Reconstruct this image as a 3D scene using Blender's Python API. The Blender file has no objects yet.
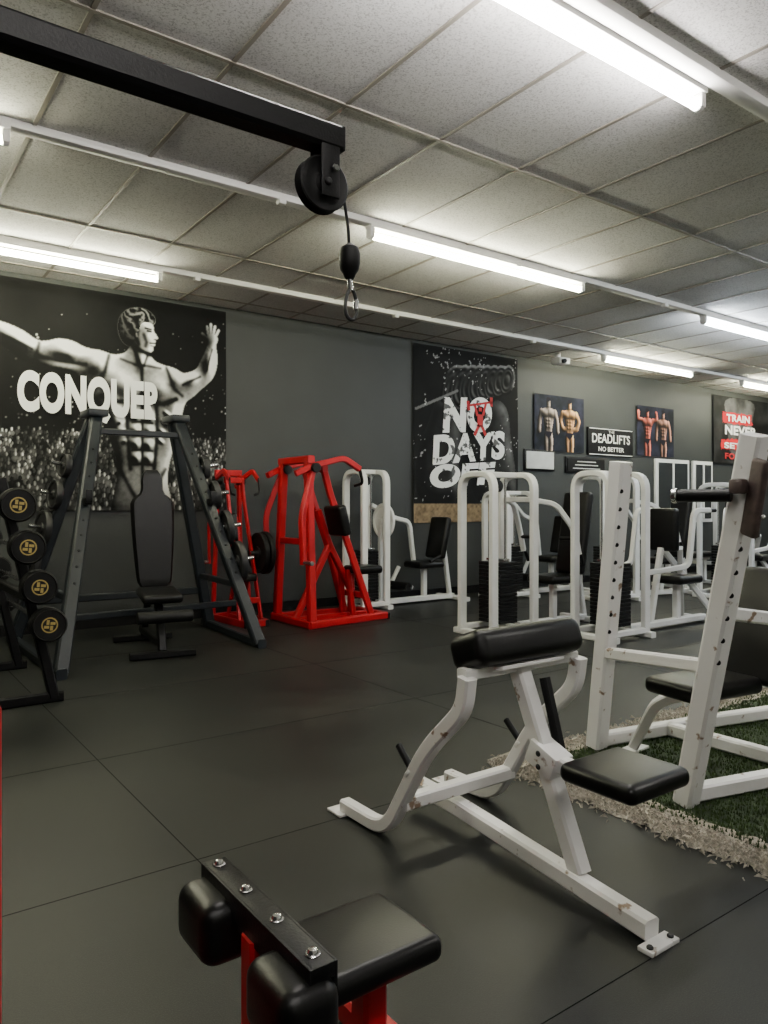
import bpy, bmesh, math, random
import numpy as np
from mathutils import Vector, Matrix
random.seed(3); np.random.seed(3)
V=Vector
# ------------------------------------------------------------------ materials
def mat(name,col,rough=.5,metal=0,var=0.0,vscale=8,bump=0.0,bscale=60,col2=None,c2lo=.6,c2hi=.7,emit=None,estr=0,coat=0,spec=None,detail=6):
    m=bpy.data.materials.new(name); m.use_nodes=True
    nt=m.node_tree; b=nt.nodes['Principled BSDF']
    b.inputs['Base Color'].default_value=(*col,1); b.inputs['Roughness'].default_value=rough
    b.inputs['Metallic'].default_value=metal
    if coat: b.inputs['Coat Weight'].default_value=coat
    if spec is not None: b.inputs['Specular IOR Level'].default_value=spec
    tc=nt.nodes.new('ShaderNodeTexCoord')
    if var or col2:
        n=nt.nodes.new('ShaderNodeTexNoise'); n.inputs['Scale'].default_value=vscale; n.inputs['Detail'].default_value=detail
        nt.links.new(tc.outputs['Object'],n.inputs['Vector'])
        r=nt.nodes.new('ShaderNodeValToRGB')
        if col2:
            r.color_ramp.elements[0].position=c2lo; r.color_ramp.elements[1].position=c2hi
            r.color_ramp.elements[0].color=(*col,1); r.color_ramp.elements[1].color=(*col2,1)
        else:
            r.color_ramp.elements[0].position=.3; r.color_ramp.elements[1].position=.7
            r.color_ramp.elements[0].color=(*[c*(1-var) for c in col],1); r.color_ramp.elements[1].color=(*[min(1,c*(1+var)) for c in col],1)
        nt.links.new(n.outputs['Fac'],r.inputs['Fac']); nt.links.new(r.outputs['Color'],b.inputs['Base Color'])
    if bump:
        n2=nt.nodes.new('ShaderNodeTexNoise'); n2.inputs['Scale'].default_value=bscale; n2.inputs['Detail'].default_value=3
        nt.links.new(tc.outputs['Object'],n2.inputs['Vector'])
        bp=nt.nodes.new('ShaderNodeBump'); bp.inputs['Strength'].default_value=bump; bp.inputs['Distance'].default_value=.01
        nt.links.new(n2.outputs['Fac'],bp.inputs['Height']); nt.links.new(bp.outputs['Normal'],b.inputs['Normal'])
    if emit:
        b.inputs['Emission Color'].default_value=(*emit,1); b.inputs['Emission Strength'].default_value=estr
    return m
WHITE=mat('white_painted_steel',(.80,.79,.77),.35,0,bump=.08,bscale=30,col2=(.25,.17,.11),c2lo=.635,c2hi=.68,vscale=17,detail=9)
WHITE2=mat('white_powder_coat',(.80,.80,.78),.35,0,var=.06,vscale=5)
RED=mat('red_powder_coat',(.40,.005,.011),.38,0,var=.12,vscale=6,spec=.35)
BLK=mat('black_powder_coat',(.003,.003,.0035),.45,0,var=.3,vscale=20,bump=.1,bscale=200,spec=.25)
GUN=mat('gunmetal_powder_coat',(.009,.012,.016),.42,0,var=.15,vscale=5,spec=.38)
VINYL=mat('black_vinyl_upholstery',(.003,.003,.003),.36,0,var=.2,vscale=12,bump=.05,bscale=300,spec=.28)
RUBBER=mat('black_rubber',(.004,.004,.004),.55,0,bump=.05,bscale=100,spec=.25)
CHROME=mat('brushed_chrome',(.6,.6,.6),.22,1,var=.1,vscale=30)
YEL=mat('yellow_marking',(.40,.30,.08),.5)
CAST=mat('grey_cast_iron',(.018,.018,.019),.5,.2,var=.2,vscale=25)
RUST=mat('worn_leather_brown',(.05,.032,.028),.6,0,var=.5,vscale=30)
LAMP=mat('fluorescent_tube_warm',(1,1,1),.4,emit=(1,.99,.71),estr=105)
LAMPN=mat('fluorescent_tube',(1,1,1),.4,emit=(1,.965,.92),estr=105)
LAMPB=mat('fluorescent_tube_cool',(1,1,1),.4,emit=(.84,.93,1),estr=105)
FIX=mat('white_fixture_metal',(.74,.73,.70),.45)
MIRR=mat('mirror_glass',(.8,.82,.8),.05,1)
BOARD=mat('pale_board',(.55,.56,.55),.5,var=.15,vscale=4)
INK=mat('white_print',(.82,.82,.80),.7)
INKD=mat('worn_white_print',(.84,.84,.82),.7,col2=(.08,.08,.08),c2lo=.58,c2hi=.61,vscale=9)
INKR=mat('red_print',(.45,.01,.015),.7)
PBLK=mat('black_banner_fabric',(.005,.005,.006),.7,spec=.2)
# ------------------------------------------------------------------ geometry
def rbox(size,r=0.0,seg=2):
    bm=bmesh.new(); bmesh.ops.create_cube(bm,size=1)
    for v in bm.verts: v.co=V((v.co.x*size[0],v.co.y*size[1],v.co.z*size[2]))
    if r>0: bmesh.ops.bevel(bm,geom=list(bm.edges),offset=min(r,min(size)*.49),segments=seg,profile=.5,affect='EDGES')
    vs=[v.co.copy() for v in bm.verts]; bm.verts.index_update(); fs=[[v.index for v in f.verts] for f in bm.faces]; bm.free(); return vs,fs
def lathe(prof,n=28):
    vs=[];fs=[];m=len(prof)
    for i in range(n):
        a=2*math.pi*i/n
        for r,z in prof: vs.append(V((r*math.cos(a),r*math.sin(a),z)))
    for i in range(n):
        j=(i+1)%n
        for k in range(m-1): fs.append([i*m+k,j*m+k,j*m+k+1,i*m+k+1])
    if prof[0][0]>1e-6: fs.append([i*m for i in range(n)][::-1])
    if prof[-1][0]>1e-6: fs.append([i*m+m-1 for i in range(n)])
    return vs,fs
def fillet(pts,r,n=6):
    pts=[V(p) for p in pts]
    if r<=0 or len(pts)<3: return pts
    out=[pts[0]]
    for i in range(1,len(pts)-1):
        a,b,c=pts[i-1],pts[i],pts[i+1]
        rr=min(r,(a-b).length*.48,(c-b).length*.48)
        p=b+(a-b).normalized()*rr; q=b+(c-b).normalized()*rr
        for k in range(n+1):
            t=k/n; out.append(p*(1-t)**2+b*2*t*(1-t)+q*t*t)
    out.append(pts[-1]); return out
def prof_rect(w,h):
    c=min(w,h)*.14; a=w/2;b=h/2
    return [(a-c,-b),(a,-b+c),(a,b-c),(a-c,b),(-a+c,b),(-a,b-c),(-a,-b+c),(-a+c,-b)]
def prof_circ(r,n=12): return [(r*math.cos(2*math.pi*i/n),r*math.sin(2*math.pi*i/n)) for i in range(n)]
def sweep(pts,prof,up=V((0,0,1))):
    T=[]
    for i in range(len(pts)):
        if i==0:t=pts[1]-pts[0]
        elif i==len(pts)-1:t=pts[-1]-pts[-2]
        else:t=(pts[i+1]-pts[i]).normalized()+(pts[i]-pts[i-1]).normalized()
        T.append(t.normalized())
    if abs(T[0].dot(up))>.95: up=V((0,1,0))
    s=T[0].cross(up).normalized(); vs=[];fs=[];n=len(prof)
    for i,p in enumerate(pts):
        if i>0:
            s=(s-T[i]*s.dot(T[i])).normalized()
        u=s.cross(T[i]).normalized()
        for a,b in prof: vs.append(p+s*a+u*b)
    for i in range(len(pts)-1):
        for k in range(n):
            l=(k+1)%n; fs.append([i*n+k,i*n+l,(i+1)*n+l,(i+1)*n+k])
    fs.append(list(range(n))[::-1]); fs.append([(len(pts)-1)*n+k for k in range(n)])
    return vs,fs
def zto(p0,p1):
    d=(V(p1)-V(p0)); return Matrix.Translation(V(p0)) @ d.to_track_quat('Z','Y').to_matrix().to_4x4(), d.length
class Obj:
    def __init__(s,name,loc=(0,0,0),rz=0,world=False):
        s.e=bpy.data.objects.new(name,None); s.e.empty_display_size=.1
        bpy.context.collection.objects.link(s.e); s.e.location=loc; s.e.rotation_euler=(0,0,rz)
        s.off=V(loc) if world else V((0,0,0)); s.parts={}
    def add(s,part,m,vf,M=None):
        vs,fs=vf
        d=s.parts.setdefault(part,([],[],m)); b=len(d[0])
        for v in vs:
            w=(M@v) if M else v
            d[0].append(w-s.off)
        for f in fs: d[1].append([i+b for i in f])
    def box(s,part,m,c,size,r=.004,rot=None,seg=2):
        M=Matrix.Translation(V(c))
        if rot: M=M@Matrix.Rotation(rot[2],4,'Z')@Matrix.Rotation(rot[1],4,'Y')@Matrix.Rotation(rot[0],4,'X')
        s.add(part,m,rbox(size,r,seg),M)
    def tube(s,part,m,pts,w=.05,h=None,r=0.0,up=V((0,0,1))):
        s.add(part,m,sweep(fillet(pts,r),prof_rect(w,h or w),up))
    def pipe(s,part,m,pts,rad=.015,r=0.0,n=12):
        s.add(part,m,sweep(fillet(pts,r),prof_circ(rad,n)))
    def cyl(s,part,m,p0,p1,rad,n=20,ch=.003):
        M,L=zto(p0,p1); ch=min(ch,rad*.4,L*.4)
        s.add(part,m,lathe([(0,0),(rad-ch,0),(rad,ch),(rad,L-ch),(rad-ch,L),(0,L)],n),M)
    def lat(s,part,m,prof,p0,p1,n=32):
        M,L=zto(p0,p1); s.add(part,m,lathe(prof,n),M)
    def plate(s,part,m,p0,p1,R,t=.04,n=32):
        d=(V(p1)-V(p0)).normalized(); p1=V(p0)+d
        s.lat(part,m,[(0,0),(R*.3,0),(R*.32,t*.25),(R*.8,t*.25),(R*.83,0),(R*.97,0),(R,t*.15),(R,t*.85),(R*.97,t),(R*.83,t),(R*.8,t*.75),(R*.32,t*.75),(R*.3,t),(0,t)],p0,p1,n)
    def done(s,angle=35):
        for k,(vs,fs,m) in s.parts.items():
            me=bpy.data.meshes.new(k); me.from_pydata([tuple(v) for v in vs],[],fs); me.update()
            bm=bmesh.new(); bm.from_mesh(me); bmesh.ops.recalc_face_normals(bm,faces=bm.faces); bm.to_mesh(me); bm.free()
            me.materials.append(m)
            for p in me.polygons: p.use_smooth=True
            me.set_sharp_from_angle(angle=math.radians(angle))
            o=bpy.data.objects.new(k,me); bpy.context.collection.objects.link(o); o.parent=s.e
        return s.e
def single(name,m,vf,loc=(0,0,0)):
    vs,fs=vf
    me=bpy.data.meshes.new(name); me.from_pydata([tuple(V(v)-V(loc)) for v in vs],[],fs); me.update(); me.materials.append(m)
    o=bpy.data.objects.new(name,me); o.location=loc; bpy.context.collection.objects.link(o); return o
def boxw(name,m,x0,x1,y0,y1,z0,z1):
    c=V(((x0+x1)/2,(y0+y1)/2,(z0+z1)/2)); vs,fs=rbox((x1-x0,y1-y0,z1-z0),0)
    return single(name,m,([v+c for v in vs],fs),c)
# ------------------------------------------------------------------ room
CZ=1.15; H=3.2; WY=7.23; XL=-1.6; XR=15.5; YF=-3.2
def N(nt,t,**k):
    n=nt.nodes.new(t)
    for a,b in k.items():
        if a in n.inputs.keys(): n.inputs[a].default_value=b
        else: setattr(n,a,b)
    return n
def floor_mat():
    m=bpy.data.materials.new('rubber_mat_floor'); m.use_nodes=True; nt=m.node_tree; L=nt.links.new; b=nt.nodes['Principled BSDF']
    tc=N(nt,'ShaderNodeTexCoord')
    n1=N(nt,'ShaderNodeTexNoise',Scale=1.1,Detail=8.0,Roughness=.62); L(tc.outputs['Object'],n1.inputs['Vector'])
    n2=N(nt,'ShaderNodeTexNoise',Scale=320.0,Detail=2.0); L(tc.outputs['Object'],n2.inputs['Vector'])
    r=N(nt,'ShaderNodeValToRGB'); e=r.color_ramp.elements; e[0].position=.30;e[1].position=.74; e[0].color=(.0040,.0048,.0046,1); e[1].color=(.019,.0205,.0175,1)
    L(n1.outputs['Fac'],r.inputs['Fac'])
    r2=N(nt,'ShaderNodeValToRGB'); e=r2.color_ramp.elements; e[0].position=.45;e[1].position=.75; e[0].color=(.75,.75,.75,1); e[1].color=(1.9,1.9,1.9,1)
    L(n2.outputs['Fac'],r2.inputs['Fac'])
    mx=N(nt,'ShaderNodeMix',data_type='RGBA',blend_type='MULTIPLY'); mx.inputs[0].default_value=1
    L(r.outputs[0],mx.inputs[6]); L(r2.outputs[0],mx.inputs[7]); L(mx.outputs[2],b.inputs['Base Color'])
    rr=N(nt,'ShaderNodeMapRange'); rr.inputs['To Min'].default_value=.38; rr.inputs['To Max'].default_value=.56
    L(n1.outputs['Fac'],rr.inputs['Value']); L(rr.outputs[0],b.inputs['Roughness']); b.inputs['Specular IOR Level'].default_value=.30
    bp=N(nt,'ShaderNodeBump',Strength=.25,Distance=.002); L(n2.outputs['Fac'],bp.inputs['Height']); L(bp.outputs[0],b.inputs['Normal'])
    return m
def ceil_mat():
    m=bpy.data.materials.new('acoustic_ceiling_tile'); m.use_nodes=True; nt=m.node_tree; L=nt.links.new; b=nt.nodes['Principled BSDF']
    tc=N(nt,'ShaderNodeTexCoord')
    n=N(nt,'ShaderNodeTexNoise',Scale=110.0,Detail=3.0,Roughness=.7); L(tc.outputs['Object'],n.inputs['Vector'])
    n3=N(nt,'ShaderNodeTexNoise',Scale=1.2,Detail=3.0); L(tc.outputs['Object'],n3.inputs['Vector'])
    r=N(nt,'ShaderNodeValToRGB'); e=r.color_ramp.elements; e[0].position=.36;e[1].position=.50; e[0].color=(.40,.39,.385,1); e[1].color=(.74,.73,.725,1)
    L(n.outputs['Fac'],r.inputs['Fac'])
    r2=N(nt,'ShaderNodeValToRGB'); e=r2.color_ramp.elements; e[0].position=.3;e[1].position=.7; e[0].color=(.84,.83,.82,1); e[1].color=(1,1,1,1)
    L(n3.outputs['Fac'],r2.inputs['Fac'])
    mx=N(nt,'ShaderNodeMix',data_type='RGBA',blend_type='MULTIPLY'); mx.inputs[0].default_value=1
    L(r.outputs[0],mx.inputs[6]); L(r2.outputs[0],mx.inputs[7]); L(mx.outputs[2],b.inputs['Base Color'])
    b.inputs['Roughness'].default_value=.9
    bp=N(nt,'ShaderNodeBump',Strength=.35,Distance=.003); L(n.outputs['Fac'],bp.inputs['Height']); L(bp.outputs[0],b.inputs['Normal'])
    return m
FM=floor_mat(); CM=ceil_mat()
WM=mat('dark_grey_wall_paint',(.034,.037,.036),.55,0,var=.10,vscale=1.3,bump=.12,bscale=45,spec=.35)
WF=mat('light_wall_paint',(.35,.35,.33),.6,0,var=.06,vscale=1.3)
SEAM=mat('floor_seam_dark',(.003,.003,.003),.9,spec=.1)  # near-black colour of the joint lines between rubber mats
boxw('floor',FM,XL,XR,YF,WY,-.1,0)
boxw('ceiling',CM,XL,XR,YF,WY,H,H+.1)
boxw('wall_back',WM,XL,XR,WY,WY+.1,-.1,H+.1)
boxw('wall_left',WM,XL-.1,XL,YF,WY,-.1,H+.1)
boxw('wall_right',WM,XR,XR+.1,YF,WY,-.1,H+.1)
boxw('wall_front',WF,XL,XR,YF-.1,YF,-.1,H+.1)
boxw('baseboard_back',BLK,XL,XR,WY-.012,WY,0,.10)
g=Obj('ceiling_grid',(0,0,H),world=True)
TB=mat('ceiling_tbar',(.27,.245,.21),.5)
y=3.2-1.25*5
while y<WY:
    if y>YF: g.box('runners',TB,((XL+XR)/2,y,H-.004),(XR-XL,.022,.008),0)
    y+=1.25
x=2.085-.625*5
while x<XR:
    g.box('cross_tees',TB,(x,(YF+WY)/2,H-.003),(.022,WY-YF,.006),0); x+=.625
g.done()
s=Obj('floor_mat_seam',(0,0,0),world=True)
for yy in [-.04,1.13,2.31,3.48,4.66,5.85]: s.box('seams_x',SEAM,((XL+XR)/2,yy,.0003),(XR-XL,.0028,.0006),0)
x=.93-1.83
while x<XR:
    s.box('seams_y',SEAM,(x,(YF+WY)/2,.0003),(.0028,WY-YF,.0006),0)
    x+=1.83
s.done()
def fixture(x0,x1,y,m=LAMPN):
    o=Obj('fluorescent_light_fixture',(x0,y,H),world=True)
    o.box('housing',FIX,((x0+x1)/2,y,H-.035),(x1-x0,.085,.055),.006)
    o.pipe('tube',m,[(x0+.04,y,H-.112),(x1-.04,y,H-.112)],.024,0,16)
    for e in (x0+.02,x1-.02):
        o.box('end_cap',FIX,(e,y,H-.09),(.04,.065,.08),.008)
        o.cyl('tube_socket',FIX,(e-.015,y,H-.112),(e+.015,y,H-.112),.030)
    o.done()
RA,RB,RC=2.03,4.39,6.32
for a,b in ((-1.55,.72),(3.05,5.40),): fixture(a,b,RB,LAMP)
fixture(7.35,9.7,RB,LAMPB); fixture(12.0,14.4,RB,LAMPB)
fixture(-.2,2.22,RC,LAMP); fixture(8.2,10.3,RC,LAMP); fixture(11.7,14.1,RC,LAMP)
fixture(1.0,3.38,RA,LAMPN)
fixture(6.3,8.7,RA,LAMPB); fixture(11,13.4,RA,LAMPB)
for a,b in ((-1.2,1.2),(3.5,5.9),(8.5,10.9)): fixture(a,b,-.6,LAMPN)  # extra row out of view, added to brighten the room generally
for yy in (RA,RB,RC):
    o=Obj('ceiling_conduit_rail',(0,yy,H),world=True)
    o.box('channel',FIX,((XL+XR)/2,yy-(.09 if yy==RA else 0),H-.022),(XR-XL,.08,.044),.004)
    for xx in (1.9,4.1,6.2,9.2): o.box('junction',FIX,(xx+yy*.1,yy-.02,H-.05),(.05,.05,.04),.004)
    o.done()
# ------------------------------------------------------------------ banners
def banner(name,x0,x1,z0,z1,paint,res=.009,wav=.012):
    nx=max(8,int((x1-x0)/res)); nz=max(8,int((z1-z0)/res))
    xs=np.linspace(x0,x1,nx); zs=np.linspace(z0,z1,nz); Xg,Zg=np.meshgrid(xs,zs)
    col=paint(Xg,Zg)
    yy=WY-.025-wav*(.5+.5*np.sin(Xg*9+Zg*1.5))*np.clip((z1-Zg),0,1)
    vs=np.stack([Xg-x0,yy-WY,Zg-z0],-1).reshape(-1,3)
    idx=np.arange(nx*nz).reshape(nz,nx)
    fs=np.stack([idx[:-1,:-1],idx[:-1,1:],idx[1:,1:],idx[1:,:-1]],-1).reshape(-1,4)
    me=bpy.data.meshes.new(name); me.from_pydata(vs.tolist(),[],fs.tolist()); me.update()
    at=me.color_attributes.new('print','FLOAT_COLOR','POINT')
    c4=np.concatenate([col,np.ones(col.shape[:2]+(1,))],-1).reshape(-1).astype(np.float32); at.data.foreach_set('color',c4)
    m=bpy.data.materials.new(name+'_print'); m.use_nodes=True; nt=m.node_tree; a=N(nt,'ShaderNodeVertexColor'); a.layer_name='print'
    nt.links.new(a.outputs[0],nt.nodes['Principled BSDF'].inputs['Base Color']); nt.nodes['Principled BSDF'].inputs['Roughness'].default_value=.65
    nt.nodes['Principled BSDF'].inputs['Specular IOR Level'].default_value=.12
    me.materials.append(m)
    for p in me.polygons:p.use_smooth=True
    o=bpy.data.objects.new(name,me); o.location=(x0,WY,z0); bpy.context.collection.objects.link(o); return o
def text(parent,pname,body,m,cx,cz,w,h,rot=0,shear=0,y=None,bold=.03):
    cu=bpy.data.curves.new('t','FONT'); cu.body=body; cu.size=1; cu.align_x='CENTER'; cu.offset=bold; cu.shear=shear; cu.space_character=1.0+bold
    ob=bpy.data.objects.new('t',cu); bpy.context.collection.objects.link(ob); bpy.context.view_layer.update()
    me=bpy.data.meshes.new_from_object(ob.evaluated_get(bpy.context.evaluated_depsgraph_get())); bpy.data.objects.remove(ob)
    c=np.array([v.co[:] for v in me.vertices]); mn=c.min(0); mx=c.max(0); ce=(mn+mx)/2
    sx=w/(mx[0]-mn[0]); sz=h/(mx[1]-mn[1]); me.name=pname; yv=WY-.045 if y is None else y
    loc=parent.location
    for v in me.vertices:
        a=(v.co.x-ce[0])*sx; b=(v.co.y-ce[1])*sz
        v.co=V((cx+a*math.cos(rot)-b*math.sin(rot)-loc.x, yv-loc.y, cz+a*math.sin(rot)+b*math.cos(rot)-loc.z))
    me.materials.clear(); me.materials.append(m)
    o=bpy.data.objects.new(pname,me); bpy.context.collection.objects.link(o); o.parent=parent; return o
def fnoise(X,Z,sc,seed=0,oct=4):
    r=np.random.RandomState(seed); out=np.zeros_like(X); amp=1;tot=0
    for o in range(oct):
        g=r.rand(96,96); u=(X*sc)%95; v=(Z*sc)%95
        i=np.floor(u).astype(int); j=np.floor(v).astype(int); fu=u-i; fv=v-j; fu=fu*fu*(3-2*fu); fv=fv*fv*(3-2*fv)
        i1=(i+1)%96;j1=(j+1)%96
        out+=amp*((g[j,i]*(1-fu)+g[j,i1]*fu)*(1-fv)+(g[j1,i]*(1-fu)+g[j1,i1]*fu)*fv); tot+=amp; amp*=.5; sc*=2.03
    return out/tot
def ell(X,Z,cx,cz,a,b,rot=0):
    c,s_=math.cos(rot),math.sin(rot); dx=X-cx; dz=Z-cz
    return ((dx*c+dz*s_)/a)**2+((-dx*s_+dz*c)/b)**2
def chaikin(P,it=2):
    P=[np.array(p,float) for p in P]
    for _ in range(it):
        Q=[]
        for i in range(len(P)):
            a=P[i];b=P[(i+1)%len(P)]; Q+= [a*.75+b*.25,a*.25+b*.75]
        P=Q
    return P
def inpoly(X,Z,P,it=2):
    P=chaikin(P,it) if it else [np.array(p) for p in P]
    ins=np.zeros(X.shape,bool)
    for i in range(len(P)):
        x1,z1=P[i]; x2,z2=P[(i+1)%len(P)]
        if z1==z2: continue
        c=((z1>Z)!=(z2>Z))&(X<(x2-x1)*(Z-z1)/(z2-z1)+x1); ins^=c
    return ins
def gblur(a,sig):
    if sig<.3: return a
    k=int(3*sig)+1; x=np.arange(-k,k+1); w=np.exp(-x*x/(2*sig*sig)); w/=w.sum()
    p=np.pad(a,((k,k),(k,k)),mode='edge')
    b=sum(w[i]*p[i:i+a.shape[0],:] for i in range(2*k+1))
    return sum(w[i]*b[:,i:i+a.shape[1]] for i in range(2*k+1))
def stroke(X,Z,pts,w):
    d=np.full(X.shape,9.0)
    for (ax,az),(bx,bz) in zip(pts[:-1],pts[1:]):
        dx=bx-ax;dz=bz-az;L=dx*dx+dz*dz+1e-9; t=np.clip(((X-ax)*dx+(Z-az)*dz)/L,0,1)
        d=np.minimum(d,np.hypot(X-ax-t*dx,Z-az-t*dz))
    return np.exp(-(d/w)**2)
def paint_conquer(X,Z):
    res=X[0,1]-X[0,0]; px=1/res
    n=fnoise(X,Z,3,1); n2=fnoise(X,Z,30,2,3); n3=fnoise(X,Z,9,4,4)
    g=.002+.006*n
    r=np.random.RandomState(5)
    crowd=np.zeros_like(X); zz=1.82
    while zz>1.06:
        s_=.024+.022*(1.8-zz); cx=.5+r.uniform(0,.05)
        while cx<3.3:
            a=r.uniform(.05,.80)**2.2; cz=zz+r.uniform(-.02,.02)
            sel=(np.abs(X-cx)<s_*1.6)&(np.abs(Z-cz)<s_*2.6)
            xs=X[sel];zs=Z[sel]; v=crowd[sel]
            body=ell(xs,zs,cx,cz-s_*1.5,s_*1.1,s_*1.1); v=np.where(body<1,a*.25*(1-.5*body),v)
            hd=ell(xs,zs,cx,cz,s_*.48,s_*.70); v=np.where(hd<1,a*(1.3-.9*hd)*(.4+1.0*(xs>cx)),v)
            crowd[sel]=v; cx+=s_*r.uniform(1.2,2.6)
        zz-=s_*1.3
    for i in range(300):
        cx=r.uniform(.5,3.3); cz=1.75+abs(r.normal(0,.5)); rad=r.uniform(.005,.012)
        sel=(np.abs(X-cx)<rad*2)&(np.abs(Z-cz)<rad*2)
        d=np.hypot(X[sel]-cx,Z[sel]-cz); crowd[sel]=np.maximum(crowd[sel],r.uniform(.05,.7)**1.5*np.clip(1.2-d/rad,0,1))
    g=g+crowd*np.clip(n3*2.2-.45,.1,1.6)*(.6+.8*n2)
    body=[(.70,2.74),(.72,2.80),(.80,2.83),(.90,2.78),(.99,2.75),(1.12,2.75),(1.28,2.70),(1.40,2.62),(1.48,2.62),(1.60,2.67),(1.72,2.65),(1.82,2.60),(1.95,2.60),(2.05,2.57),(2.14,2.58),(2.20,2.62),(2.24,2.70),
     (2.26,2.78),(2.40,2.72),(2.41,2.62),(2.46,2.55),(2.56,2.52),(2.66,2.51),(2.75,2.46),(2.84,2.49),(2.90,2.53),(2.94,2.62),(2.98,2.70),(3.01,2.78),(3.02,2.82),(3.10,2.82),(3.10,2.76),(3.12,2.66),(3.10,2.52),(3.05,2.42),(2.96,2.34),(2.86,2.24),(2.77,2.18),
     (2.74,2.06),(2.70,1.86),(2.62,1.62),(2.58,1.42),(2.62,1.22),(2.68,.95),(2.02,.95),(2.06,1.22),(2.11,1.45),(2.08,1.66),(1.98,1.88),(1.88,2.08),(1.83,2.25),(1.72,2.31),(1.56,2.34),(1.42,2.40),(1.32,2.40),(1.20,2.48),(1.04,2.60),(.92,2.65),(.80,2.66)]
    B=inpoly(X,Z,body,2)
    hand=inpoly(X,Z,[(3.015,2.79),(3.00,2.86),(3.02,2.90),(3.10,2.90),(3.125,2.85),(3.10,2.79)],2)
    for (a,b_,c_,d_) in ((3.02,2.88,3.005,2.965),(3.045,2.89,3.045,2.995),(3.07,2.89,3.09,2.98),(3.095,2.88,3.13,2.945),(3.015,2.84,2.955,2.89)):
        hand|=stroke(X,Z,[(a,b_),(c_,d_)],.014)>.45
    for (c_,d_) in ((.62,2.78),(.60,2.74),(.63,2.70)): hand|=stroke(X,Z,[(.74,2.75),(c_,d_)],.02)>.45
    B|=hand
    face=inpoly(X,Z,[(2.24,2.92),(2.36,2.945),(2.43,2.93),(2.455,2.885),(2.45,2.86),(2.46,2.835),(2.50,2.785),(2.485,2.77),(2.465,2.765),(2.475,2.745),(2.462,2.728),(2.468,2.708),(2.448,2.695),(2.452,2.665),(2.43,2.635),(2.39,2.63),(2.33,2.66),(2.27,2.70),(2.22,2.80)],1)
    hair=inpoly(X,Z,[(2.20,2.67),(2.14,2.72),(2.11,2.82),(2.12,2.92),(2.17,3.00),(2.26,3.05),(2.36,3.055),(2.44,3.02),(2.475,2.96),(2.455,2.905),(2.41,2.925),(2.36,2.925),(2.325,2.89),(2.315,2.83),(2.285,2.82),(2.27,2.76),(2.25,2.68)],2)
    M=B|face
    Mf=M.astype(float)
    h=gblur(Mf,.030*px)*.5+gblur(Mf,.07*px)*.8
    def bump(cx,cz,a,b_,rot,amp):
        nonlocal h
        e=ell(X,Z,cx,cz,a,b_,rot); h=h+amp*np.exp(-e*1.3)
    for p in ((2.14,2.29,.17,.12,-.15,.9),(2.50,2.29,.14,.12,.15,.9),(1.93,2.45,.13,.11,0,.8),(2.68,2.39,.10,.10,0,.8),(1.66,2.54,.15,.075,-.05,.8),(1.64,2.40,.15,.06,.1,.5),(2.84,2.40,.10,.055,.6,.7),(1.26,2.60,.16,.07,-.35,.7),(3.02,2.60,.05,.12,-.25,.7),
              (2.08,2.00,.07,.22,.2,.6),(2.62,2.00,.06,.2,-.2,.6),(2.33,2.55,.05,.10,0,.4)): bump(*p)
    for k in range(4):
        for q in (-1,1): bump(2.345+q*(.068-.004*k),2.01-.135*k,.052,.052,0,.6)
    for k in range(4): bump(2.585-.022*k,2.05-.09*k,.035,.022,-.6,.4); bump(2.12+.02*k,2.03-.09*k,.035,.022,.6,.4)
    gz,gx=np.gradient(h,res)
    sh=.47+.060*(gx*-1.0+gz*-.70)+.028*gx*(gx>0)
    tone=np.clip(sh,0,1.1)
    dark=np.zeros_like(X)
    D=[([(1.96,2.17),(2.12,2.13),(2.27,2.15),(2.34,2.22),(2.42,2.15),(2.55,2.14),(2.68,2.20)],.024,.85),([(2.34,2.46),(2.345,2.2)],.018,.7),([(2.345,2.14),(2.345,1.1)],.015,.7),
       ([(2.20,2.12),(2.20,1.85),(2.23,1.5)],.024,.75),([(2.48,2.12),(2.49,1.85),(2.46,1.5)],.022,.7),([(2.03,2.56),(1.99,2.40),(1.90,2.25)],.022,.65),([(2.58,2.50),(2.66,2.30),(2.74,2.24)],.02,.6),
       ([(1.82,2.45),(1.62,2.46),(1.42,2.48)],.020,.7),([(2.75,2.35),(2.93,2.45)],.015,.6),([(1.42,2.60),(1.39,2.44)],.02,.6),([(1.36,2.54),(1.05,2.67)],.016,.55),([(3.0,2.52),(3.06,2.74)],.012,.5),
       ([(2.25,2.72),(2.30,2.56),(2.335,2.48)],.020,.7),([(2.40,2.62),(2.36,2.50)],.015,.6),([(2.14,2.54),(2.28,2.50),(2.40,2.50),(2.52,2.49)],.015,.5),
       ([(2.12,1.5),(2.22,1.32),(2.32,1.15)],.022,.6),([(2.57,1.5),(2.47,1.32),(2.38,1.15)],.022,.6),([(1.90,2.12),(2.02,1.85),(2.10,1.55)],.06,.7),
       ([(2.26,2.68),(2.33,2.64),(2.42,2.61)],.026,.9)]
    for k in range(4): D.append(([(2.25,1.945-.135*k),(2.345,1.955-.135*k),(2.44,1.945-.135*k)],.013,.65))
    D+=[([(2.375,2.865),(2.43,2.86)],.010,.8),([(2.395,2.84),(2.43,2.838)],.010,.85),([(2.46,2.765),(2.475,2.768)],.008,.6),([(2.42,2.725),(2.462,2.727)],.007,.8),([(2.36,2.80),(2.385,2.73),(2.375,2.69)],.020,.55),([(2.30,2.83),(2.285,2.76),(2.31,2.70)],.020,.6),([(2.43,2.70),(2.455,2.695)],.008,.4)]
    for p,w,a in D: dark=1-(1-dark)*(1-a*stroke(X,Z,p,w))
    tone*=1-dark
    hi=np.zeros_like(X)
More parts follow.
